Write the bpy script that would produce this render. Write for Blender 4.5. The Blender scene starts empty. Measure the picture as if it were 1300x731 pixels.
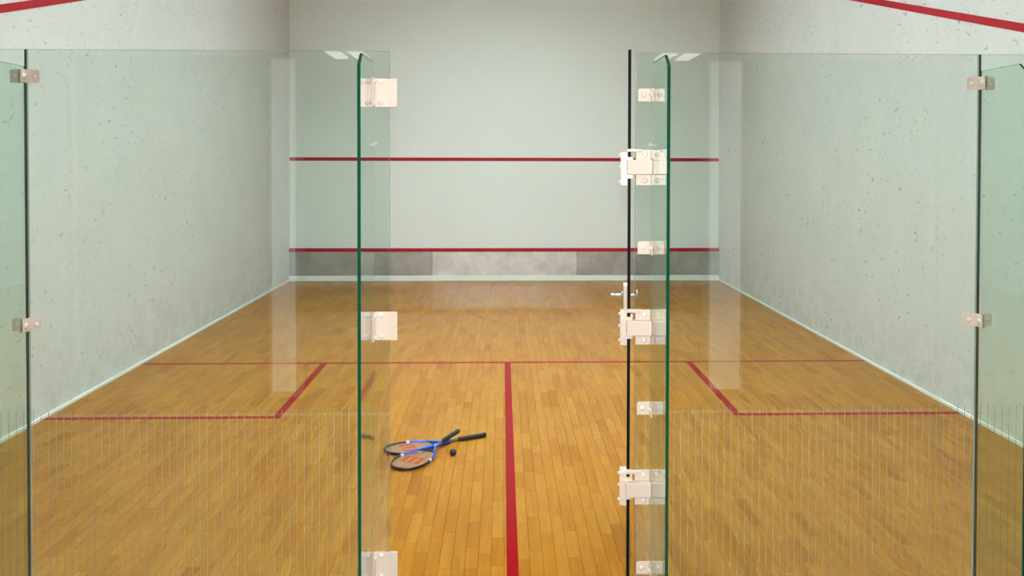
import bpy, bmesh, math, random
from mathutils import Vector, Matrix
random.seed(7)
sc = bpy.context.scene
COL = sc.collection

# ------------------------------------------------------------------ camera
F = 1130.9                                   # focal length in pixels of the 1300 x 731 frame
PPX, PPY = 0.01902, -0.12253                 # principal point offset / F
PITCH, YAW, ROLL = 0.018888, 0.029563, 0.001917
EYE = Vector((-0.0461, -3.5439, 1.7673))
fw = Vector((math.sin(YAW)*math.cos(PITCH), math.cos(YAW)*math.cos(PITCH), -math.sin(PITCH)))
r0 = Vector((math.cos(YAW), -math.sin(YAW), 0)); u0 = r0.cross(fw)
rt = r0*math.cos(ROLL) + u0*math.sin(ROLL); up = u0*math.cos(ROLL) - r0*math.sin(ROLL)
cam = bpy.data.objects.new('camera', bpy.data.cameras.new('camera')); COL.objects.link(cam)
cam.data.sensor_width = 36; cam.data.sensor_fit = 'HORIZONTAL'; cam.data.lens = F*36/1300
cam.data.shift_x = -PPX*F/1300; cam.data.shift_y = PPY*F/1300
cam.data.clip_start = 0.05
m = Matrix((rt, up, -fw)).transposed().to_4x4(); m.translation = EYE
cam.matrix_world = m
sc.camera = cam

# ------------------------------------------------------------------ light and exposure
sc.view_settings.view_transform = 'Standard'; sc.view_settings.look = 'None'
sc.view_settings.gamma = 1; sc.view_settings.use_curve_mapping = False
sc.view_settings.exposure = 0.07
try: sc.cycles.transparent_max_bounces = 24
except Exception: pass
w = bpy.data.worlds.new('world'); sc.world = w; w.use_nodes = True
w.node_tree.nodes['Background'].inputs[0].default_value = (0.8, 0.85, 0.9, 1)
w.node_tree.nodes['Background'].inputs[1].default_value = 0.05
COURT_LAMP = 44.0          # emission of the court's ceiling diffusers
LOBBY_LAMP = 4.0          # emission of the lobby's tubes and added panels
FLASH = 470.0              # the photographer's flash, watts
fl = bpy.data.lights.new('camera_flash', 'SPOT'); fl.energy = FLASH; fl.shadow_soft_size = 0.015
fl.spot_size = math.radians(84); fl.spot_blend = 1.0; fl.color = (1.0, 0.96, 0.95)
flo = bpy.data.objects.new('camera_flash', fl); COL.objects.link(flo)
flo.location = EYE + up*0.14 - fw*0.02
flo.rotation_euler = (fw - up*0.20).to_track_quat('-Z', 'Y').to_euler()

# ------------------------------------------------------------------ material helpers
def newmat(name):
    mt = bpy.data.materials.new(name); mt.use_nodes = True
    nt = mt.node_tree; return mt, nt, nt.nodes['Principled BSDF']
def N(nt, kind, **kw):
    n = nt.nodes.new(kind)
    for k, v in kw.items():
        if k.startswith('i_'):
            key = k[2:]; key = int(key) if key.isdigit() else key.replace('_', ' ')
            n.inputs[key].default_value = v
        else: setattr(n, k, v)
    return n
def simple(name, col, rough=0.5, metal=0.0, spec=0.5, bump=0.0, bscale=80, var=0.0):
    mt, nt, b = newmat(name)
    b.inputs['Roughness'].default_value = rough; b.inputs['Metallic'].default_value = metal
    b.inputs['Specular IOR Level'].default_value = spec
    no = N(nt, 'ShaderNodeTexNoise', i_Scale=bscale, i_Detail=4.0)
    tc = N(nt, 'ShaderNodeTexCoord'); nt.links.new(tc.outputs['Object'], no.inputs['Vector'])
    mx = N(nt, 'ShaderNodeMix', data_type='RGBA')
    mx.inputs[6].default_value = (*[c*(1-var) for c in col], 1); mx.inputs[7].default_value = (*[min(1, c*(1+var)) for c in col], 1)
    nt.links.new(no.outputs[0], mx.inputs[0]); nt.links.new(mx.outputs[2], b.inputs['Base Color'])
    if bump:
        bp = N(nt, 'ShaderNodeBump', i_Strength=bump, i_Distance=0.002)
        nt.links.new(no.outputs[0], bp.inputs['Height']); nt.links.new(bp.outputs[0], b.inputs['Normal'])
    return mt

def plaster(name, col, marks, rot, dirt, mot=1.0):
    """white court plaster: faint mottling, ball scuffs, grubby band low down"""
    mt, nt, b = newmat(name); L = nt.links.new
    b.inputs['Roughness'].default_value = 0.55; b.inputs['Specular IOR Level'].default_value = 0.3
    g = N(nt, 'ShaderNodeNewGeometry')
    mott = N(nt, 'ShaderNodeTexNoise', i_Scale=1.6, i_Detail=6.0, i_Roughness=0.65); L(g.outputs['Position'], mott.inputs['Vector'])
    mr = N(nt, 'ShaderNodeMapRange', i_1=0.3, i_2=0.75, i_3=1.0, i_4=1-0.07*mot); L(mott.outputs[0], mr.inputs[0])
    fine = N(nt, 'ShaderNodeTexNoise', i_Scale=22.0, i_Detail=5.0); L(g.outputs['Position'], fine.inputs['Vector'])
    fr = N(nt, 'ShaderNodeMapRange', i_1=0.35, i_2=0.7, i_3=1.0, i_4=1-0.05*mot); L(fine.outputs[0], fr.inputs[0])
    mul = N(nt, 'ShaderNodeMath', operation='MULTIPLY'); L(mr.outputs[0], mul.inputs[0]); L(fr.outputs[0], mul.inputs[1])
    # ball scuffs: short slanted flecks
    mp = N(nt, 'ShaderNodeMapping'); mp.inputs['Rotation'].default_value = rot; mp.inputs['Scale'].default_value = (13, 13, 27)
    L(g.outputs['Position'], mp.inputs['Vector'])
    sp = N(nt, 'ShaderNodeTexNoise', i_Scale=1.0, i_Detail=2.5, i_Roughness=0.6); L(mp.outputs[0], sp.inputs['Vector'])
    sr = N(nt, 'ShaderNodeMapRange', i_1=0.64, i_2=0.71, i_3=0.0, i_4=marks); L(sp.outputs[0], sr.inputs[0])
    big = N(nt, 'ShaderNodeTexNoise', i_Scale=0.9, i_Detail=2.0); L(g.outputs['Position'], big.inputs['Vector'])
    br = N(nt, 'ShaderNodeMapRange', i_1=0.35, i_2=0.6, i_3=0.25, i_4=1.0); L(big.outputs[0], br.inputs[0])
    sm = N(nt, 'ShaderNodeMath', operation='MULTIPLY'); L(sr.outputs[0], sm.inputs[0]); L(br.outputs[0], sm.inputs[1])
    # scuffed smudge blotches near the floor
    sx = N(nt, 'ShaderNodeSeparateXYZ'); L(g.outputs['Position'], sx.inputs[0])
    zr = N(nt, 'ShaderNodeMapRange', i_1=0.0, i_2=0.7, i_3=1.0, i_4=0.0); L(sx.outputs[2], zr.inputs[0])
    dn = N(nt, 'ShaderNodeTexNoise', i_Scale=5.0, i_Detail=5.0, i_Roughness=0.7); L(g.outputs['Position'], dn.inputs['Vector'])
    dr = N(nt, 'ShaderNodeMapRange', i_1=0.4, i_2=0.75, i_3=0.0, i_4=dirt); L(dn.outputs[0], dr.inputs[0])
    dm = N(nt, 'ShaderNodeMath', operation='MULTIPLY'); L(zr.outputs[0], dm.inputs[0]); L(dr.outputs[0], dm.inputs[1])
    c0 = N(nt, 'ShaderNodeMix', data_type='RGBA', blend_type='MULTIPLY'); c0.inputs[0].default_value = 1
    c0.inputs[6].default_value = (*col, 1); L(mul.outputs[0], c0.inputs[7])
    c1 = N(nt, 'ShaderNodeMix', data_type='RGBA'); L(dm.outputs[0], c1.inputs[0]); L(c0.outputs[2], c1.inputs[6]); c1.inputs[7].default_value = (0.32, 0.31, 0.22, 1)
    c2 = N(nt, 'ShaderNodeMix', data_type='RGBA'); L(sm.outputs[0], c2.inputs[0]); L(c1.outputs[2], c2.inputs[6]); c2.inputs[7].default_value = (0.16, 0.17, 0.14, 1)
    L(c2.outputs[2], b.inputs['Base Color'])
    bp = N(nt, 'ShaderNodeBump', i_Strength=0.05, i_Distance=0.002); L(fine.outputs[0], bp.inputs['Height']); L(bp.outputs[0], b.inputs['Normal'])
    return mt

def wood():
    mt, nt, b = newmat('maple_strip'); L = nt.links.new
    g = N(nt, 'ShaderNodeNewGeometry')
    at = N(nt, 'ShaderNodeAttribute', attribute_name='tone')
    rp = N(nt, 'ShaderNodeValToRGB'); e = rp.color_ramp.elements
    e[0].position = 0.0; e[0].color = (0.289, 0.100, 0.0081, 1)
    e[1].position = 1.0; e[1].color = (0.378, 0.154, 0.0186, 1)
    for p, c in ((0.10, (0.319, 0.114, 0.0105, 1)), (0.4, (0.343, 0.129, 0.0125, 1)), (0.75, (0.358, 0.141, 0.0149, 1))):
        k = e.new(p); k.color = c
    L(at.outputs['Fac'], rp.inputs[0])
    off = N(nt, 'ShaderNodeVectorMath', operation='MULTIPLY'); off.inputs[1].default_value = (38, 3.0, 1); L(g.outputs['Position'], off.inputs[0])
    ad = N(nt, 'ShaderNodeMath', operation='MULTIPLY'); ad.inputs[1].default_value = 57.0; L(at.outputs['Fac'], ad.inputs[0])
    cb = N(nt, 'ShaderNodeCombineXYZ'); L(ad.outputs[0], cb.inputs[2]); L(ad.outputs[0], cb.inputs[1])
    av = N(nt, 'ShaderNodeVectorMath', operation='ADD'); L(off.outputs[0], av.inputs[0]); L(cb.outputs[0], av.inputs[1])
    gr = N(nt, 'ShaderNodeTexNoise', i_Scale=1.0, i_Detail=6.0, i_Roughness=0.62, i_Distortion=0.6); L(av.outputs[0], gr.inputs['Vector'])
    mr = N(nt, 'ShaderNodeMapRange', i_1=0.25, i_2=0.75, i_3=0.80, i_4=1.16); L(gr.outputs[0], mr.inputs[0])
    mx = N(nt, 'ShaderNodeMix', data_type='RGBA', blend_type='MULTIPLY'); mx.inputs[0].default_value = 1
    L(rp.outputs[0], mx.inputs[6]); L(mr.outputs[0], mx.inputs[7]); L(mx.outputs[2], b.inputs['Base Color'])
    lacquer(nt, b, g)
    return mt

def lacquer(nt, b, g, gain=0.44):
    """worn floor varnish: grazing reflection over the diffuse body"""
    L = nt.links.new
    b.inputs['Specular IOR Level'].default_value = 0.0; b.inputs['Roughness'].default_value = 1.0
    ro = N(nt, 'ShaderNodeTexNoise', i_Scale=3.0, i_Detail=5.0); L(g.outputs['Position'], ro.inputs['Vector'])
    rr = N(nt, 'ShaderNodeMapRange', i_1=0.3, i_2=0.7, i_3=0.06, i_4=0.12); L(ro.outputs[0], rr.inputs[0])
    gl = N(nt, 'ShaderNodeBsdfGlossy'); gl.inputs[0].default_value = (1, 1, 1, 1); L(rr.outputs[0], gl.inputs['Roughness'])
    lw = N(nt, 'ShaderNodeLayerWeight', i_Blend=0.5)
    p5 = N(nt, 'ShaderNodeMath', operation='POWER'); p5.inputs[1].default_value = 5; L(lw.outputs['Facing'], p5.inputs[0])
    ma = N(nt, 'ShaderNodeMath', operation='MULTIPLY_ADD'); ma.inputs[1].default_value = gain; ma.inputs[2].default_value = 0.008; L(p5.outputs[0], ma.inputs[0])
    mx = N(nt, 'ShaderNodeMixShader'); L(ma.outputs[0], mx.inputs[0]); L(b.outputs[0], mx.inputs[1]); L(gl.outputs[0], mx.inputs[2])
    L(mx.outputs[0], nt.nodes['Material Output'].inputs['Surface'])

def glass(name, tint):
    """float glass slab: Schlick reflection on each face, tinted straight-through transmission"""
    mt, nt, b = newmat(name); L = nt.links.new; nt.nodes.remove(b)
    out = nt.nodes['Material Output']
    lw = N(nt, 'ShaderNodeLayerWeight', i_Blend=0.5)
    p5 = N(nt, 'ShaderNodeMath', operation='POWER'); p5.inputs[1].default_value = 5; L(lw.outputs['Facing'], p5.inputs[0])
    ma = N(nt, 'ShaderNodeMath', operation='MULTIPLY_ADD'); ma.inputs[1].default_value = 0.957; ma.inputs[2].default_value = 0.043; L(p5.outputs[0], ma.inputs[0])
    tr = N(nt, 'ShaderNodeBsdfTransparent'); tr.inputs[0].default_value = (*tint, 1)
    gl = N(nt, 'ShaderNodeBsdfGlossy'); gl.inputs['Roughness'].default_value = 0.0; gl.inputs[0].default_value = (1, 1, 1, 1)
    mx = N(nt, 'ShaderNodeMixShader'); L(ma.outputs[0], mx.inputs[0]); L(tr.outputs[0], mx.inputs[1]); L(gl.outputs[0], mx.inputs[2])
    L(mx.outputs[0], out.inputs['Surface'])
    return mt

def etched():
    mt, nt, b = newmat('etched_line'); L = nt.links.new
    b.inputs['Base Color'].default_value = (0.44, 0.43, 0.42, 1); b.inputs['Roughness'].default_value = 0.8
    no = N(nt, 'ShaderNodeTexNoise', i_Scale=6.0); g = N(nt, 'ShaderNodeNewGeometry'); L(g.outputs['Position'], no.inputs['Vector'])
    mr = N(nt, 'ShaderNodeMapRange', i_1=0.3, i_2=0.7, i_3=0.26, i_4=0.38); L(no.outputs[0], mr.inputs[0]); L(mr.outputs[0], b.inputs['Alpha'])
    return mt

def emit(name, col, s):
    mt, nt, b = newmat(name)
    b.inputs['Base Color'].default_value = (0.8, 0.8, 0.8, 1)
    b.inputs['Emission Color'].default_value = (*col, 1); b.inputs['Emission Strength'].default_value = s
    return mt

def tin_metal(name='galvanised_sheet', k=1.0):
    mt, nt, b = newmat(name); L = nt.links.new
    g = N(nt, 'ShaderNodeNewGeometry')
    a = N(nt, 'ShaderNodeTexNoise', i_Scale=2.2, i_Detail=7.0, i_Roughness=0.7); L(g.outputs['Position'], a.inputs['Vector'])
    rp = N(nt, 'ShaderNodeValToRGB'); e = rp.color_ramp.elements
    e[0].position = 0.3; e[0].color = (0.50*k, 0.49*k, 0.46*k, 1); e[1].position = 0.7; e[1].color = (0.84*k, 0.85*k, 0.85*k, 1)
    L(a.outputs[0], rp.inputs[0]); L(rp.outputs[0], b.inputs['Base Color'])
    v = N(nt, 'ShaderNodeTexNoise', i_Scale=30.0, i_Detail=3.0); L(g.outputs['Position'], v.inputs['Vector'])
    rr = N(nt, 'ShaderNodeMapRange', i_1=0.3, i_2=0.7, i_3=0.28, i_4=0.5); L(v.outputs[0], rr.inputs[0]); L(rr.outputs[0], b.inputs['Roughness'])
    b.inputs['Metallic'].default_value = 0.75
    bp = N(nt, 'ShaderNodeBump', i_Strength=0.25, i_Distance=0.01); L(a.outputs[0], bp.inputs['Height']); L(bp.outputs[0], b.inputs['Normal'])
    return mt

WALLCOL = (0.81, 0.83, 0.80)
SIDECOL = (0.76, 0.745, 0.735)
M = dict(
    front=plaster('front_plaster', WALLCOL, 0.04, (0.3, 0.6, 0.2), 0.05, 0.3),
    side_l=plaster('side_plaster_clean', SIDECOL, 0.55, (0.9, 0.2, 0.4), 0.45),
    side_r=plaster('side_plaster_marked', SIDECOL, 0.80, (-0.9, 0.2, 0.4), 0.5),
    white=simple('white_paint', (0.82, 0.83, 0.80), 0.5, var=0.03),
    patch=simple('patch_paint', (0.70, 0.71, 0.62), 0.6, var=0.04),
    lobby=simple('lobby_paint', (0.42, 0.43, 0.40), 0.7, var=0.06, bscale=3),
    ceil=simple('ceiling_paint', (0.80, 0.80, 0.77), 0.8, var=0.03, bscale=4),
    red=simple('red_line_paint', (0.37, 0.006, 0.014), 0.5, spec=0.25, var=0.12, bscale=9),
    redfloor=simple('red_floor_paint', (0.25, 0.002, 0.004), 0.16, spec=0.06, var=0.10, bscale=6),
    wood=wood(), sub=simple('subfloor', (0.10, 0.05, 0.02), 0.9),
    tile=simple('lobby_tile', (0.22, 0.20, 0.17), 0.4, var=0.1, bscale=3),
    pale=simple('pale_strip', (0.75, 0.74, 0.70), 0.4),
    glass=glass('clear_glass', (0.925, 0.960, 0.940)),
    fin=glass('fin_glass', (0.90, 0.965, 0.925)),
    edge=simple('glass_edge_green', (0.002, 0.072, 0.036), 0.12, spec=0.5, var=0.1, bscale=5),
    dedge=simple('glass_edge_dark', (0.001, 0.004, 0.004), 0.5, spec=0.08, var=0.1, bscale=5),
    ledge=simple('glass_edge_pale', (0.30, 0.42, 0.36), 0.2, var=0.1, bscale=5),
    seal=simple('sealant', (0.045, 0.040, 0.042), 0.5),
    etch=etched(), tin=tin_metal(), tin_shaded=tin_metal('shaded_sheet', 0.68),
    cream=simple('cream_enamel', (0.77, 0.645, 0.535), 0.35, var=0.03, bscale=20),
    bolt=simple('bolt_enamel', (0.86, 0.80, 0.76), 0.2, metal=0.0, spec=0.8),
    chrome=simple('chrome', (0.75, 0.76, 0.78), 0.12, metal=1.0),
    alu=simple('aluminium', (0.6, 0.6, 0.6), 0.35, metal=0.9),
    black=simple('black_lacquer', (0.012, 0.012, 0.014), 0.25),
    blue=simple('blue_lacquer', (0.010, 0.085, 0.52), 0.22),
    steel=simple('graphite_lacquer', (0.20, 0.21, 0.23), 0.2, metal=0.6),
    silver=simple('silver_lacquer', (0.75, 0.77, 0.80), 0.25),
    grip=simple('grip_tape', (0.009, 0.009, 0.009), 0.75, bump=0.4, bscale=160),
    string=simple('string_gut', (0.46, 0.31, 0.23), 0.5),
    stencil=simple('stencil_ink', (0.55, 0.06, 0.025), 0.6),
    rubber=simple('ball_rubber', (0.013, 0.013, 0.017), 0.6, bump=0.2, bscale=200),
    fixture=simple('fixture_enamel', (0.8, 0.8, 0.8), 0.4),
    court_lamp=emit('court_diffuser', (0.78, 1.0, 1.0), COURT_LAMP),
    daylight=emit('frosted_daylight', (0.95, 1.0, 1.0), 1.0),
    lobby_lamp=emit('lobby_tube', (1.0, 0.98, 0.97), LOBBY_LAMP),
)

_nt = M['redfloor'].node_tree
lacquer(_nt, _nt.nodes['Principled BSDF'], N(_nt, 'ShaderNodeNewGeometry'), 0.36)

# ------------------------------------------------------------------ mesh helpers
class MB:
    def __init__(s): s.v = []; s.f = []; s.mi = []; s.sm = []
    def add(s, vs, fs, mi=0, smooth=False):
        o = len(s.v); s.v += [tuple(q) for q in vs]
        for f in fs: s.f.append(tuple(o+i for i in f)); s.mi.append(mi); s.sm.append(smooth)
    def box(s, x0, x1, y0, y1, z0, z1, mi=0):
        s.add([(x0,y0,z0),(x1,y0,z0),(x1,y1,z0),(x0,y1,z0),(x0,y0,z1),(x1,y0,z1),(x1,y1,z1),(x0,y1,z1)],
              [(0,3,2,1),(4,5,6,7),(0,1,5,4),(1,2,6,5),(2,3,7,6),(3,0,4,7)], mi); return s
    def prism(s, poly, axis, a, b, mi=0):
        """poly: 2D counter-clockwise outline in the two other axes (cyclic order), extruded along axis from a to b"""
        def P(u, v, t):
            return {0: (t,u,v), 1: (v,t,u), 2: (u,v,t)}[axis]
        n = len(poly)
        s.add([P(u,v,a) for u,v in poly]+[P(u,v,b) for u,v in poly],
              [tuple(range(n-1,-1,-1)), tuple(range(n,2*n))]+[(i,(i+1)%n,n+(i+1)%n,n+i) for i in range(n)], mi); return s
    def lathe(s, prof, origin, axis, n=20, mi=0):
        """prof: (radius, height) along axis vector from origin"""
        ax = Vector(axis).normalized(); a = ax.orthogonal().normalized(); b = ax.cross(a); o = Vector(origin)
        vs = []; fs = []
        for r, h in prof:
            for k in range(n):
                t = 2*math.pi*k/n; vs.append(o+ax*h+(a*math.cos(t)+b*math.sin(t))*r)
        for i in range(len(prof)-1):
            for k in range(n): fs.append((i*n+k, i*n+(k+1)%n, (i+1)*n+(k+1)%n, (i+1)*n+k))
        fs.append(tuple(range(n-1,-1,-1))); fs.append(tuple((len(prof)-1)*n+k for k in range(n)))
        s.add(vs, fs, mi, True); return s
    def sweep(s, pts, ra, rb, n=10, closed=False, mi=0, upv=(0,0,1)):
        """elliptical tube: ra across (horizontal), rb along upv"""
        U = Vector(upv); P = [Vector(p) for p in pts]; vs = []; fs = []; m = len(P)
        for i, p in enumerate(P):
            t = (P[(i+1) % m]-P[i-1]) if closed else (P[min(i+1,m-1)]-P[max(i-1,0)])
            t.normalize(); sd = t.cross(U).normalized(); u2 = sd.cross(t)
            A = ra[i] if isinstance(ra, (list,tuple)) else ra; B = rb[i] if isinstance(rb, (list,tuple)) else rb
            for k in range(n):
                a = 2*math.pi*k/n; vs.append(p+sd*math.cos(a)*A+u2*math.sin(a)*B)
        for i in range(m if closed else m-1):
            j = (i+1) % m
            for k in range(n): fs.append((i*n+k, i*n+(k+1)%n, j*n+(k+1)%n, j*n+k))
        if not closed: fs.append(tuple(range(n-1,-1,-1))); fs.append(tuple((m-1)*n+k for k in range(n)))
        s.add(vs, fs, mi, True); return s
    def mesh(s, name, mats, bevel=0.0):
        me = bpy.data.meshes.new(name); me.from_pydata(s.v, [], s.f)
        for q in (mats if isinstance(mats, (list,tuple)) else [mats]): me.materials.append(M[q])
        for p, mi, sm in zip(me.polygons, s.mi, s.sm): p.material_index = mi; p.use_smooth = sm
        bm = bmesh.new(); bm.from_mesh(me); bmesh.ops.recalc_face_normals(bm, faces=bm.faces[:])
        if bevel:
            es = [e for e in bm.edges if len(e.link_faces) == 2 and e.calc_face_angle(0) > 0.6]
            bmesh.ops.bevel(bm, geom=es, offset=bevel, segments=2, affect='EDGES', profile=0.6)
        bm.to_mesh(me); bm.free(); return me
    def build(s, name, mats, parent=None, loc=(0,0,0), rotz=0, bevel=0.0):
        return link(name, s.mesh(name, mats, bevel), parent, loc, rotz)
def link(name, me, parent=None, loc=(0,0,0), rotz=0):
    o = bpy.data.objects.new(name, me); COL.objects.link(o)
    o.location = loc; o.rotation_euler = (0,0,rotz); o.parent = parent; return o
def empty(name, loc=(0,0,0), rotz=0):
    o = link(name, None, None, loc, rotz); o.empty_display_size = 0.1; return o
def tag(o, label=None, cat=None, group=None, kind=None):
    for k, v in (('label',label),('category',cat),('group',group),('kind',kind)):
        if v: o[k] = v
    return o

# ------------------------------------------------------------------ the court shell
W, LEN, H = 3.2, 9.75, 5.7
LZ = 2.55                          # lobby ceiling height
YB = -7.0                          # far end of the lobby behind the camera
floor = tag(MB().box(-W-.15, W+.15, -0.06, LEN+.15, -.12, -.02).build('floor', 'sub'),
            'golden maple strip floor of the squash court with red lines', 'floor', kind='structure')
wf = tag(MB().box(-W-.15, W+.15, LEN, LEN+.15, -.02, H).build('wall_front', 'front'),
         'plain pale plaster front wall with a red service line', 'wall', kind='structure')
wl = tag(MB().box(-W-.15, -W, YB, LEN, -.02, H).build('wall_left', 'side_l'),
         'pale plaster side wall, lightly scuffed, without a patch', 'wall', kind='structure')
wr = tag(MB().box(W, W+.15, YB, LEN, -.02, H).build('wall_right', 'side_r'),
         'pale plaster side wall with many ball marks and a beige patch near the front corner', 'wall', kind='structure')
tag(MB().box(-W-.15, W+.15, -.15, LEN+.15, H, H+.12).build('ceiling', 'ceil'), 'white ceiling high over the squash court', 'ceiling', kind='structure')
tag(MB().box(-W, W, -.15, 0, LZ, H).build('wall_back', 'front'), 'pale plaster wall above the glass back wall', 'wall', kind='structure')
tag(MB().box(-W, W, YB, -.15, LZ, LZ+.1).build('ceiling_lobby', 'ceil'), 'low white ceiling over the lobby outside the glass', 'ceiling', kind='structure')
tag(MB().box(-W-.15, W+.15, YB-.15, YB, -.02, LZ+.1).build('wall_lobby_end', 'lobby'), 'grey wall at the far end of the lobby', 'wall', kind='structure')
lf = tag(MB().box(-W, W, YB, -.06, -.12, 0).build('floor_lobby', 'tile'), 'dark tiled lobby floor outside the glass', 'floor', kind='structure')
MB().box(-W, W, -2.72, -2.67, 0, .004).build('floor_strip', 'pale', lf)
# lobby partition with an opening in which the camera stands
PY0, PY1 = -3.36, -3.16
tag(MB().box(-W, -1.791, PY0, PY1, 0, LZ).build('wall_lobby_left', 'lobby'), 'grey lobby partition at one side of its opening', 'wall', kind='structure')
tag(MB().box(1.782, W, PY0, PY1, 0, LZ).build('wall_lobby_right', 'lobby'), 'grey lobby partition at the other side of its opening', 'wall', kind='structure')
for k, (a, b, w_) in enumerate(((-1.77, -1.594, 'facing the door-stop side'), (1.525, 1.761, 'facing the hinge side')), 1):
    wn = tag(empty('window_%d' % k, (0, PY1, 0)), 'tall narrow frosted daylight window beside the lobby opening, '+w_, 'window', kind='structure')
    MB().box(a, b, -.03, -.01, .04, LZ-.02).build('window_pane', 'daylight', wn)
    for c in (a-.02, b): MB().box(c, c+.02, -.2, 0, 0, LZ).build('window_frame', 'white', wn)
    MB().box(a, b, -.2, 0, 0, .04).build('window_sill', 'white', wn)

for nm, sx, lb in (('baseboard_left', -1, 'thin white strip along the foot of the lightly scuffed side wall'),
                   ('baseboard_right', 1, 'thin white strip along the foot of the ball-marked side wall')):
    a, b = sorted((sx*W, sx*(W-.014)))
    tag(MB().box(a, b, 0.02, LEN-.055, 0, .02).build(nm, 'white'), lb, 'baseboard', kind='structure')

# red lines on the walls
MB().box(-W, W, LEN-.003, LEN, 1.78, 1.83).build('service_line', 'red', wf)
MB().box(-W, W, LEN-.003, LEN, 4.57, 4.62).build('out_line', 'red', wf)
for sx, par in ((-1, wl), (1, wr)):
    a, b = sorted((sx*W, sx*(W-.003)))
    z = lambda y: 2.115+(4.57-2.115)*y/LEN + (0.035 if sx < 0 else -0.02)
    MB().prism([(0,z(0)),(LEN-.005,z(LEN)),(LEN-.005,z(LEN)+.055),(0,z(0)+.055)], 0, a, b).build('out_line', 'red', par)
MB().box(W-.004, W, 9.22, 9.66, 1.02, 1.21).build('wall_patch', 'patch', wr)['label'] = 'beige repair patch'

# the tin: three metal sheets, a red batten on top, a white board at the foot
tin = tag(empty('tin_board', (0, LEN-.056, 0)), 'low metal tin of three sheets with a red top batten along the front wall', 'tin')
MB().box(-W, W, 0.012, .05, .0, .43).build('backing', 'sub', tin)
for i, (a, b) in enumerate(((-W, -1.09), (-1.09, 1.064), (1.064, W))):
    o = MB().box(a+.002, b-.002, 0, .012, .078, .432).build('metal_sheet', 'tin' if i == 1 else 'tin_shaded', tin, bevel=.001)  # darker copy on outer sheets: the centre sheet's brighter reflection is put into colour
    if i == 1: o.rotation_euler.x = math.radians(-0.6)
MB().box(-W, W, -.006, .05, .432, .482).build('top_batten', 'red', tin, bevel=.002)['label'] = 'red batten'
MB().box(-W, W, -.008, .03, 0, .078).build('foot_board', 'white', tin, bevel=.002)['label'] = 'white foot board'

# ------------------------------------------------------------------ floor strips
SW = 0.0575
planks = []
x = -W; r = 0
while x < W-1e-4:
    x1 = min(x+SW, W); y = -0.05-random.random()*.4
    while y < LEN:
        l = random.choice((.18,.24,.3,.3,.36,.36,.42,.5))*random.uniform(.9,1.1)
        a, b = max(y, -.05), min(y+l, LEN)
        if b-a > .03: planks.append((x, x1, a, b, random.random()**0.8))
        y += l
    x = x1; r += 1
def size_on_film(p):
    c = Vector(((p[0]+p[1])/2, (p[2]+p[3])/2, 0)) - EYE; d = c.dot(fw)
    px, py = 650+PPX*F+F*c.dot(rt)/d, 365.5+PPY*F-F*c.dot(up)/d
    if not (0 < px < 1300 and py < 731): return 0
    return (p[1]-p[0])*(p[3]-p[2])/d**3
planks.sort(key=size_on_film, reverse=True)
def plank_geo(p, cx=0, cy=0):
    g, c, h = .0004, .0010, -.016
    if p[2] > 3.0:
        x0, x1, y0, y1 = p[0]+g-cx, p[1]-g-cx, p[2]+g-cy, p[3]-g-cy
        return ([(x0,y0,h),(x1,y0,h),(x1,y1,h),(x0,y1,h),(x0,y0,0),(x1,y0,0),(x1,y1,0),(x0,y1,0)],
                [(4,5,6,7),(0,3,2,1)]+[(i,(i+1)%4,4+(i+1)%4,4+i) for i in range(4)])
    x0, x1, y0, y1 = p[0]+g-cx, p[1]-g-cx, p[2]+g-cy, p[3]-g-cy
    vs = [(x0,y0,h),(x1,y0,h),(x1,y1,h),(x0,y1,h),(x0,y0,-c),(x1,y0,-c),(x1,y1,-c),(x0,y1,-c),
          (x0+c,y0+c,0),(x1-c,y0+c,0),(x1-c,y1-c,0),(x0+c,y1-c,0)]
    fs = [(8,9,10,11)]+[(i,(i+1)%4,4+(i+1)%4,4+i) for i in range(4)]+[(4+i,4+(i+1)%4,8+(i+1)%4,8+i) for i in range(4)]+[(0,3,2,1)]
    return vs, fs
def plank_obj(name, ps, own):
    cx = cy = 0
    if own: cx, cy = (ps[0][0]+ps[0][1])/2, (ps[0][2]+ps[0][3])/2
    V = []; Fc = []; T = []
    for p in ps:
        vs, fs = plank_geo(p, cx, cy); o = len(V); V += vs; Fc += [tuple(o+i for i in f) for f in fs]; T += [p[4]]*len(fs)
    me = bpy.data.meshes.new(name); me.from_pydata(V, [], Fc); me.materials.append(M['wood'])
    at = me.attributes.new('tone', 'FLOAT', 'FACE'); at.data.foreach_set('value', T)
    return link(name, me, floor, (cx, cy, 0))
for p in planks[:300]: plank_obj('plank', [p], True)
plank_obj('plank_field', planks[300:], False)['kind'] = 'stuff'
# painted lines
ZL = .0009
SY = LEN-5.49
def line(name, x0, x1, y0, y1):
    MB().box(x0, x1, y0, y1, -.001, ZL).build(name, 'redfloor', floor)
BX = 1.579                        # inner edge of the service boxes' lines
line('short_line', -W+.014, W-.014, SY-.0, SY+.05)
line('half_court_line', -.026, .026, 0.02, SY)
for s in (-1, 1):
    a, b = sorted((s*BX, s*(BX+.052)))
    line('service_box_line', a, b, 2.60, SY)
    a, b = sorted((s*(BX+.052), s*(W-.014)))
    line('service_box_line', a, b, 2.60, 2.655)

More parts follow.
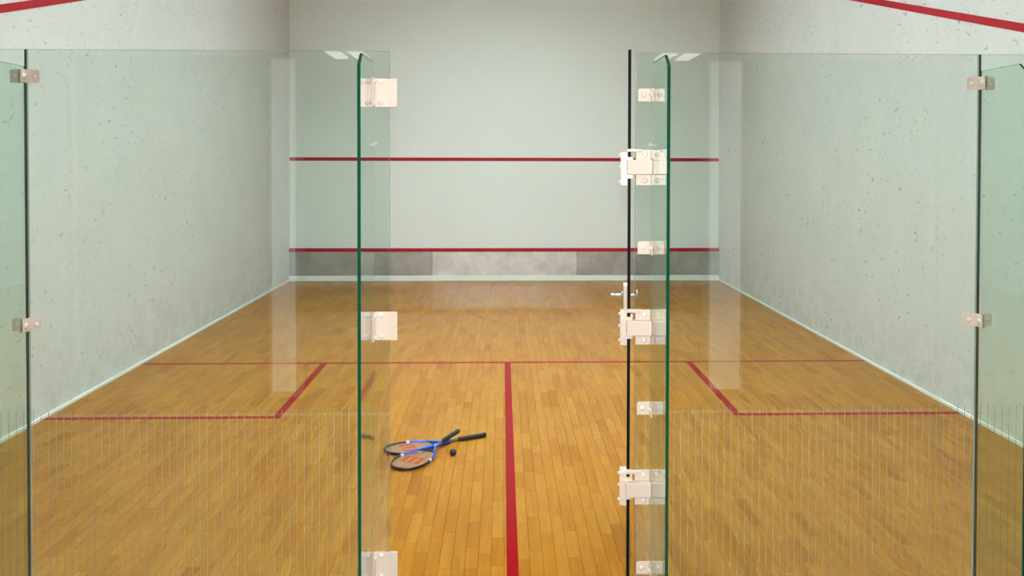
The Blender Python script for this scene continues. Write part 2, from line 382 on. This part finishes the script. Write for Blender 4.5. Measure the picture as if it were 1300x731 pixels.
# ------------------------------------------------------------------ glass back wall
GT = 2.203; HT = .006
JL, JR = -1.906, 1.874            # outer joints
PL, PR = -.493, .484              # edges of the doorway
FL, FR = -.558, .551              # inner fins
FT = 2.160
def slab(x0, x1, top, name, parent, e='ledge'):
    mb = MB(); mb.box(x0, x1, -HT, HT, 0.012, top)
    o = mb.build(name, ['glass', e], parent)
    for p in o.data.polygons:
        if abs(p.normal.y) < .5: p.material_index = 1
    return o
def etch_lines(x0, x1, parent):
    mb = MB(); n = int((x1-x0)/.0288); st = (x1-x0)/n
    for i in range(n):
        x = x0+(i+.5)*st
        mb.box(x-.0013, x+.0013, -HT-.0006, -HT+.0002, .03, .786+.004*math.sin(i*1.7))
    mb.build('etched_lines', 'etch', parent)['kind'] = 'stuff'
def panel(x0, x1, label, group=None):
    o = tag(slab(x0, x1, GT, 'glass_screen', None), label, 'glass screen', group)
    etch_lines(x0, x1, o); return o
pa = panel(JL+.004, PL, 'wide clear glass panel whose doorway edge carries the cream door-stop plates')
pb = panel(PR, JR-.004, 'wide clear glass panel beside the hinges of the open door')
panel(-W+.003, JL-.004, 'narrow greenish glass panel between the lightly scuffed side wall and a fin', 'outer glass panels')
panel(JR+.004, W-.003, 'narrow greenish glass panel between the ball-marked side wall and a fin', 'outer glass panels')
for q, jx in ((pa, JL), (pb, JR)):
    MB().box(jx-.0038, jx+.0038, -HT-.002, HT, 0.012, GT).build('sealant', 'seal', q)
tag(MB().box(-W, PL, -.03, .03, 0, .012).build('trim_3', 'alu'), 'flat aluminium sill under the glass panels', 'sill', 'glass wall sills', 'structure')
tag(MB().box(PR, W, -.03, .03, 0, .012).build('trim_4', 'alu'), 'flat aluminium sill under the glass panels', 'sill', 'glass wall sills', 'structure')

def dome(mb, o, ax, r=.0085):
    mb.lathe([(r*1.25, 0), (r*1.25, .0015), (r, .0025), (r*.9, .005), (r*.55, .0075), (r*.1, .0085)], o, ax, 14)
def bracket_mesh(sx, pl, fl_, hh, name, lip=False):
    """angle bracket: leg on the pane (+x side for sx=1) and leg on the fin; origin where fin face meets pane face"""
    t = .004; mb = MB()
    c = .006
    def q(x): return sx*x
    a, b = sorted((0, q(pl)))
    ch = [(a,-hh),(b-(c if sx>0 else 0),-hh),(b,-hh+(c if sx>0 else 0)),(b,hh-(c if sx>0 else 0)),(b-(c if sx>0 else 0),hh),(a+(c if sx<0 else 0),hh),(a,hh-(c if sx<0 else 0)),(a,-hh+(c if sx<0 else 0))]
    out = []
    for pnt in ch:
        if not out or (abs(out[-1][0]-pnt[0])+abs(out[-1][1]-pnt[1])) > 1e-6: out.append(pnt)
    if abs(out[0][0]-out[-1][0])+abs(out[0][1]-out[-1][1]) < 1e-6: out.pop()
    mb.prism([(z, xx) for xx, z in out][::-1], 1, -t, 0)
    a, b = sorted((0, q(t)))
    mb.box(a, b, -fl_, -t, -hh, hh)
    a, b = sorted((q(t*.5), q(t*2.2)))               # rounded inner bend
    mb.box(a, b, -t*2.2, -t*.9, -hh, hh)
    if lip:
        a, b = sorted((q(pl-.022), q(pl)))
        mb.box(a, b, -t*2.0, -t*.9, -hh, hh)
    return mb.mesh(name, 'cream', .0012)
bolt_y = MB(); dome(bolt_y, (0,0,0), (0,-1,0)); bolt_y = bolt_y.mesh('bolt', 'bolt')
bolt_p = MB(); dome(bolt_p, (0,0,0), (1,0,0)); bolt_p = bolt_p.mesh('bolt', 'bolt')
bolt_n = MB(); dome(bolt_n, (0,0,0), (-1,0,0)); bolt_n = bolt_n.mesh('bolt', 'bolt')
SMALL = {s: bracket_mesh(s, .053, .046, .026, 'angle_bracket') for s in (-1, 1)}
STOP = {1: bracket_mesh(1, .090, .05, .056, 'stop_plate', True), -1: bracket_mesh(-1, .046, .05, .056, 'stop_plate')}
def fin(fx, label, smalls, stops=(), group=None, top=FT, depth=.343, HT=HT):
    root = tag(empty('glass_fin', (fx, -.0086, 0)), label, 'glass fin', group)
    y0 = -depth
    mb = MB().prism([(y0, 0), (-.003, 0), (-.003, top), (y0+.06, top), (y0, top-.045)], 0, -HT, HT)
    o = mb.build('blade', ['fin', 'edge', 'seal' if group else 'fin'], root)
    for p in o.data.polygons:
        if abs(p.normal.x) < .5: p.material_index = 2 if p.normal.y > .5 else 1
    for z in smalls:
        for s in (-1, 1):
            k = link('angle_bracket', SMALL[s], root, (s*HT, 0, z))
            link('bolt', bolt_y, k, (s*.032, -.004, 0)); link('bolt', bolt_p if s > 0 else bolt_n, k, (s*.004, -.029, 0))
    for z in stops:
        for s in (-1, 1):
            k = link('stop_plate', STOP[s], root, (s*HT, 0, z))
            for dz in (-.041, .041):
                link('bolt', bolt_y, k, (s*.026, -.004, dz)); link('bolt', bolt_p if s > 0 else bolt_n, k, (s*.004, -.03, dz))
    return root
fin(FL, 'glass fin with large cream door-stop plates on the free side of the doorway', (), (2.039, 1.117, .160))
fin(FR, 'glass fin behind the door hinges, held by small cream angle brackets', (2.034, 1.426, .783, .14))
for fx, zs, sd in ((JL, (2.097, 1.128, .06), 'lightly scuffed'), (JR, (2.086, 1.134, .06), 'ball-marked')):
    rr = fin(fx, 'outer glass fin at a dark panel joint near the '+sd+' side wall', zs, (), 'outer glass fins', 2.135, .335, .0047)

# the open door, swung into the court
DX, DY = .459, -.004
DA = math.atan2(DX-EYE.x, DY-EYE.y)               # leans the way the photo shows it: edge on
door = tag(empty('door_1', (DX, DY, 0), -DA), 'frameless glass door standing open into the court, seen edge on', 'door', kind='structure')
# local axes: +y along the door into the court, x across its thickness
dp = MB().box(-.0062, .0062, 0, .92, .02, GT+.012).build('glass_pane', ['glass', 'dedge'], door)
for p in dp.data.polygons:
    if abs(p.normal.x) < .5: p.material_index = 1
mbx = MB()
for i in range(31): mbx.box(-.0068, -.006, .02+i*.0288-.0013, .02+i*.0288+.0013, .03, .786)
mbx.build('etched_lines', 'etch', door)['kind'] = 'stuff'
# hinge: clamp on the door, arm across to plates on the fixed panel, either side of the fin
def hinge_body():
    mb = MB()
    mb.prism([(-.07,-.030),(-.062,-.036),(.062,-.036),(.07,-.030),(.07,-.0066),(-.07,-.0066)], 1, -.028, .055)   # plate on the door's face
    return mb
for z in (1.748, 1.110, .466):
    mb = MB()
    mb.box(-.034, -.0064, -.022, .06, z-.034, z+.034)
    mb.box(-.034, -.0064, -.012, .06, z+.034, z+.060); mb.box(-.034, -.0064, -.012, .06, z-.074, z-.034)
    mb.prism([(-.012, -.034), (-.012, -.0064), (.05, -.0064), (.05, -.026)], 2, z+.060, z+.072)
    mb.box(-.034, .0135, -.020, -.0005, z-.046, z+.040)            # strap round the door's edge
    mb.box(.0064, .016, -.012, .06, z-.046, z+.040)
    h = mb.build('hinge', 'cream', door, bevel=.002)
    inv = Matrix.Translation((DX, DY, 0)) @ Matrix.Rotation(-DA, 4, 'Z'); inv.invert()
    def sub(name, mb, mat, bevel=0):
        o = mb.build(name, mat, h, bevel=bevel); o.matrix_local = inv; return o
    sub('hinge_arm', MB().box(DX-.014, FR-HT-.0005, -.052, -.010, z-.029, z+.029), 'cream', .003)
    sub('hinge_arm', MB().box(FR+HT+.0005, FR+.062, -.052, -.010, z-.029, z+.029), 'cream', .003)
    sub('hinge_plate', MB().box(PR+.001, FR-HT-.0005, -.0105, -HT, z-.072, z+.069), 'cream', .0015)
    sub('hinge_plate', MB().box(FR+HT+.0005, FR+.062, -.0105, -HT, z-.072, z+.069), 'cream', .0015)
    for bx in (PR+.036, FR+.034):
        for dz in (-.054, .048):
            bm_ = MB(); dome(bm_, (bx, -.0105, z+dz), (0,-1,0), .0095); sub('bolt', bm_, 'bolt')
    for dz in (-.058, .0, .048):
        bm_ = MB(); dome(bm_, (-.034, .018, z+dz), (-1,0,0), .006); bm_.build('bolt', 'bolt', h)
# lock plate and pull on the free edge
MB().box(-.026, -.0064, .80, .90, 1.03, 1.165).build('lock_case', 'cream', door, bevel=.003)
lk = MB().box(-.029, -.026, .81, .89, 1.05, 1.172).build('lock_plate', 'chrome', door, bevel=.001)
mb = MB(); mb.lathe([(.020,0),(.020,.004),(.012,.008),(.0085,.012),(.0085,.042),(.0105,.046),(.0105,.056),(.006,.060)], (-.029, .85, 1.108), (-1,0,0), 20)
mb.build('door_pull', 'chrome', door)
mb = MB(); mb.lathe([(.010,0),(.008,.004),(.007,.030),(.030,.032),(.030,.036),(.027,.038)], (.0064, .85, 1.108), (1,0,0), 20)
mb.build('door_knob', 'chrome', door)

# ------------------------------------------------------------------ squash rackets
def catmull(P, n=6):
    out = []
    for i in range(len(P)-1):
        p0, p1, p2, p3 = P[max(i-1,0)], P[i], P[i+1], P[min(i+2,len(P)-1)]
        for k in range(n):
            t = k/n
            out.append(tuple(.5*(2*b+(c-a)*t+(2*a-5*b+4*c-d)*t*t+(3*b-a-3*c+d)*t**3) for a,b,c,d in zip(p0,p1,p2,p3)))
    out.append(P[-1]); return out
half = [(.262,.0075),(.300,.013),(.345,.034),(.400,.064),(.460,.090),(.520,.1045),(.570,.1075),(.620,.098),(.660,.075),(.688,.040),(.697,0)]
curve = catmull(half, 8)                       # one side, throat to tip
ZC = .0105
def wid(x):
    for (a, wa), (b, wb) in zip(curve, curve[1:]):
        if a <= x <= b: return wa+(wb-wa)*(x-a)/max(b-a, 1e-6)
    return 0
def rail(x0, x1, side):
    return [(a, side*b, ZC) for a, b in curve if x0-1e-6 <= a <= x1+1e-6]
def make_racket():
    root = empty('squash_racket')
    full = rail(.520, .70, 1)+rail(.520, .6969, -1)[::-1]
    MB().sweep(full, .0062, .0098, 10).build('head_frame', 'black', root)
    for s in (1, -1):
        MB().sweep(rail(.262, .500, s), .0066, .0102, 10).build('throat_rail', 'blue', root)
        MB().sweep(rail(.497, .526, s), .0064, .0100, 10).build('frame_decal', 'silver', root)
    br = [(.392-.016*(1-(y/.058)**2), y, ZC) for y in [(-.058+.116*i/12) for i in range(13)]]
    MB().sweep(br, .0045, .0075, 8).build('bridge', 'black', root)
    MB().sweep([(.195,0,ZC+.003),(.235,0,ZC+.001),(.272,0,ZC),(.305,0,ZC)], [.0085,.0085,.011,.009], [.0095,.0095,.0100,.009], 12).build('shaft', 'steel', root)
    g = MB().sweep([(.012,0,ZC+.004),(.02,0,ZC+.004),(.17,0,ZC+.004),(.192,0,ZC+.004),(.198,0,ZC+.004)], [.0135,.0145,.0140,.0138,.0105], [.0140,.0145,.0140,.0135,.0105], 14).build('grip', 'grip', root)
    MB().sweep([(0,0,ZC+.005),(.002,0,ZC+.005),(.012,0,ZC+.005),(.016,0,ZC+.005)], [.0125,.0155,.0165,.0150], [.0130,.0150,.0155,.0150], 14).build('butt_cap', 'black', g)
    # strings, inked with a slab lettered W across the middle
    def ink(x, y):
        u, v = x-.545, y
        if abs(v) > .068 or abs(u) > .046: return False
        if u > .034: return any(abs(abs(v)-c) < .022 for c in (.050,)) or abs(v) < .016
        if u < -.026: return abs(v) < .060 and not any(abs(abs(v)-.027) < .004 for _ in (0,))
        return abs(abs(v)-.050) < .0115 or abs(v) < .0115
    st = MB()
    def seg(p, q, red):
        d = Vector(q)-Vector(p); r = .00120 if red else .00075
        n = Vector((-d.y, d.x, 0)).normalized()*r; z = Vector((0,0,r))
        P, Q = Vector(p), Vector(q)
        st.add([P+n,P+z,P-n,P-z,Q+n,Q+z,Q-n,Q-z], [(0,1,5,4),(1,2,6,5),(2,3,7,6),(3,0,4,7)], 1 if red else 0)
    def run(pts):
        i = 0
        while i < len(pts)-1:
            j = i+1; a = ink(*[(pts[i][k]+pts[i+1][k])/2 for k in (0,1)])
            while j < len(pts)-1 and ink(*[(pts[j][k]+pts[j+1][k])/2 for k in (0,1)]) == a: j += 1
            seg(pts[i], pts[j], a); i = j
    for k in range(-10, 11):
        y = k*.0098
        xs = [.38+.0025*i for i in range(130)]
        xs = [x for x in xs if wid(x) > abs(y) and x > .380+.012*(1-(y/.1)**2)*0]
        if len(xs) > 2: run([(x, y, ZC) for x in xs])
    x = .400
    while x < .69:
        wv = wid(x); n = max(4, int(2*wv/.0025))
        run([(x, -wv+2*wv*i/n, ZC+.0008) for i in range(n+1)]); x += .0100
    st.build('strings', ['string', 'stencil'], root)
    return root
def copy_tree(o, parent=None):
    c = o.copy(); COL.objects.link(c); c.parent = parent
    for ch in o.children: copy_tree(ch, c)
    return c
A = make_racket(); B = copy_tree(A)
tag(A, 'blue and black squash racket lying flat on the floor underneath the other racket', 'racket', 'crossed squash rackets')
tag(B, 'blue and black squash racket resting on top of the other racket, closest to the ball', 'racket', 'crossed squash rackets')
def lay(o, butt, tip, zb, zt):
    d = Vector((tip[0]-butt[0], tip[1]-butt[1])); L_ = .697
    o.location = (butt[0], butt[1], zb)
    o.rotation_euler = (0, math.asin((zb-zt)/L_), math.atan2(d.y, d.x))
A.scale = B.scale = (.965, .965, .965)
lay(A, (-.153, 2.152), (-.754, 1.852), .0012, .0012)
lay(B, (-.326, 2.131), (-.629, 1.556), .034, .0012)

ball = MB()
prof = [(max(.0001, .0202*math.sin(math.pi*i/16)), -.0202*math.cos(math.pi*i/16)) for i in range(17)]
ball.lathe(prof, (0,0,.0202), (0,0,1), 24)
bo = tag(ball.build('squash_ball', 'rubber', None, (-.343, 1.797, .0)), 'small black rubber squash ball on the floor beside the rackets', 'ball')
dots = MB(); dots.lathe([(.0016,.0),(.0014,.0006),(.0004,.0009)], (.004,.006,.0392), (.2,.3,1), 10)
dots.build('speed_dot', 'string', bo)

# ------------------------------------------------------------------ lamps
def lamp(x, y, z, sx, sy, mat, label, group, n=1, deep=0.0):
    root = tag(empty('ceiling_light', (x, y, z)), label, 'ceiling light', group)
    MB().box(-sx/2, sx/2, -sy/2, sy/2, -.05, 0).build('housing', 'fixture', root, bevel=.004)
    wd = sx/n
    for i in range(n):
        a = -sx/2+wd*(i+.5); hw = wd*.42 if n == 1 else wd*.30
        MB().box(a-hw, a+hw, -sy/2+.03, sy/2-.03, -.062, -.0502).build('diffuser', mat, root)
    if deep:                                         # glare baffle round the diffuser
        for s in (-1, 1):
            MB().box(s*sx/2-.006, s*sx/2+.006, -sy/2, sy/2, -deep, -.051).build('baffle', 'fixture', root)
            MB().box(-sx/2+.007, sx/2-.007, s*sy/2-.006, s*sy/2+.006, -deep, -.051).build('baffle', 'fixture', root)
for x in (-.95, .95):
    for y, w_ in ((1.1, 'nearest the glass wall'), (3.2, 'halfway along the court'), (6.0, 'nearest the front wall')):
        lamp(x, y, H, .60, 1.5, 'court_lamp', deep=.42, label= 'long ceiling light over the court on the '+('ball-marked' if x > 0 else 'lightly scuffed')+' side, '+w_, group='court ceiling lights')
for x, w_ in ((-1.10, 'door-stop'), (1.15, 'hinge')):
    lamp(x, -2.25, LZ, .30, 1.1, 'lobby_lamp', 'twin tube ceiling light in the lobby on the '+w_+' side', 'lobby tube lights', 2)
    lamp(x*1.25, -1.15, LZ, 1.15, .6, 'lobby_lamp', 'added unseen fill panel under the lobby ceiling on the '+w_+' side', 'added lobby fill panels')  # panels added to brighten the brackets, placed clear of the glass reflections
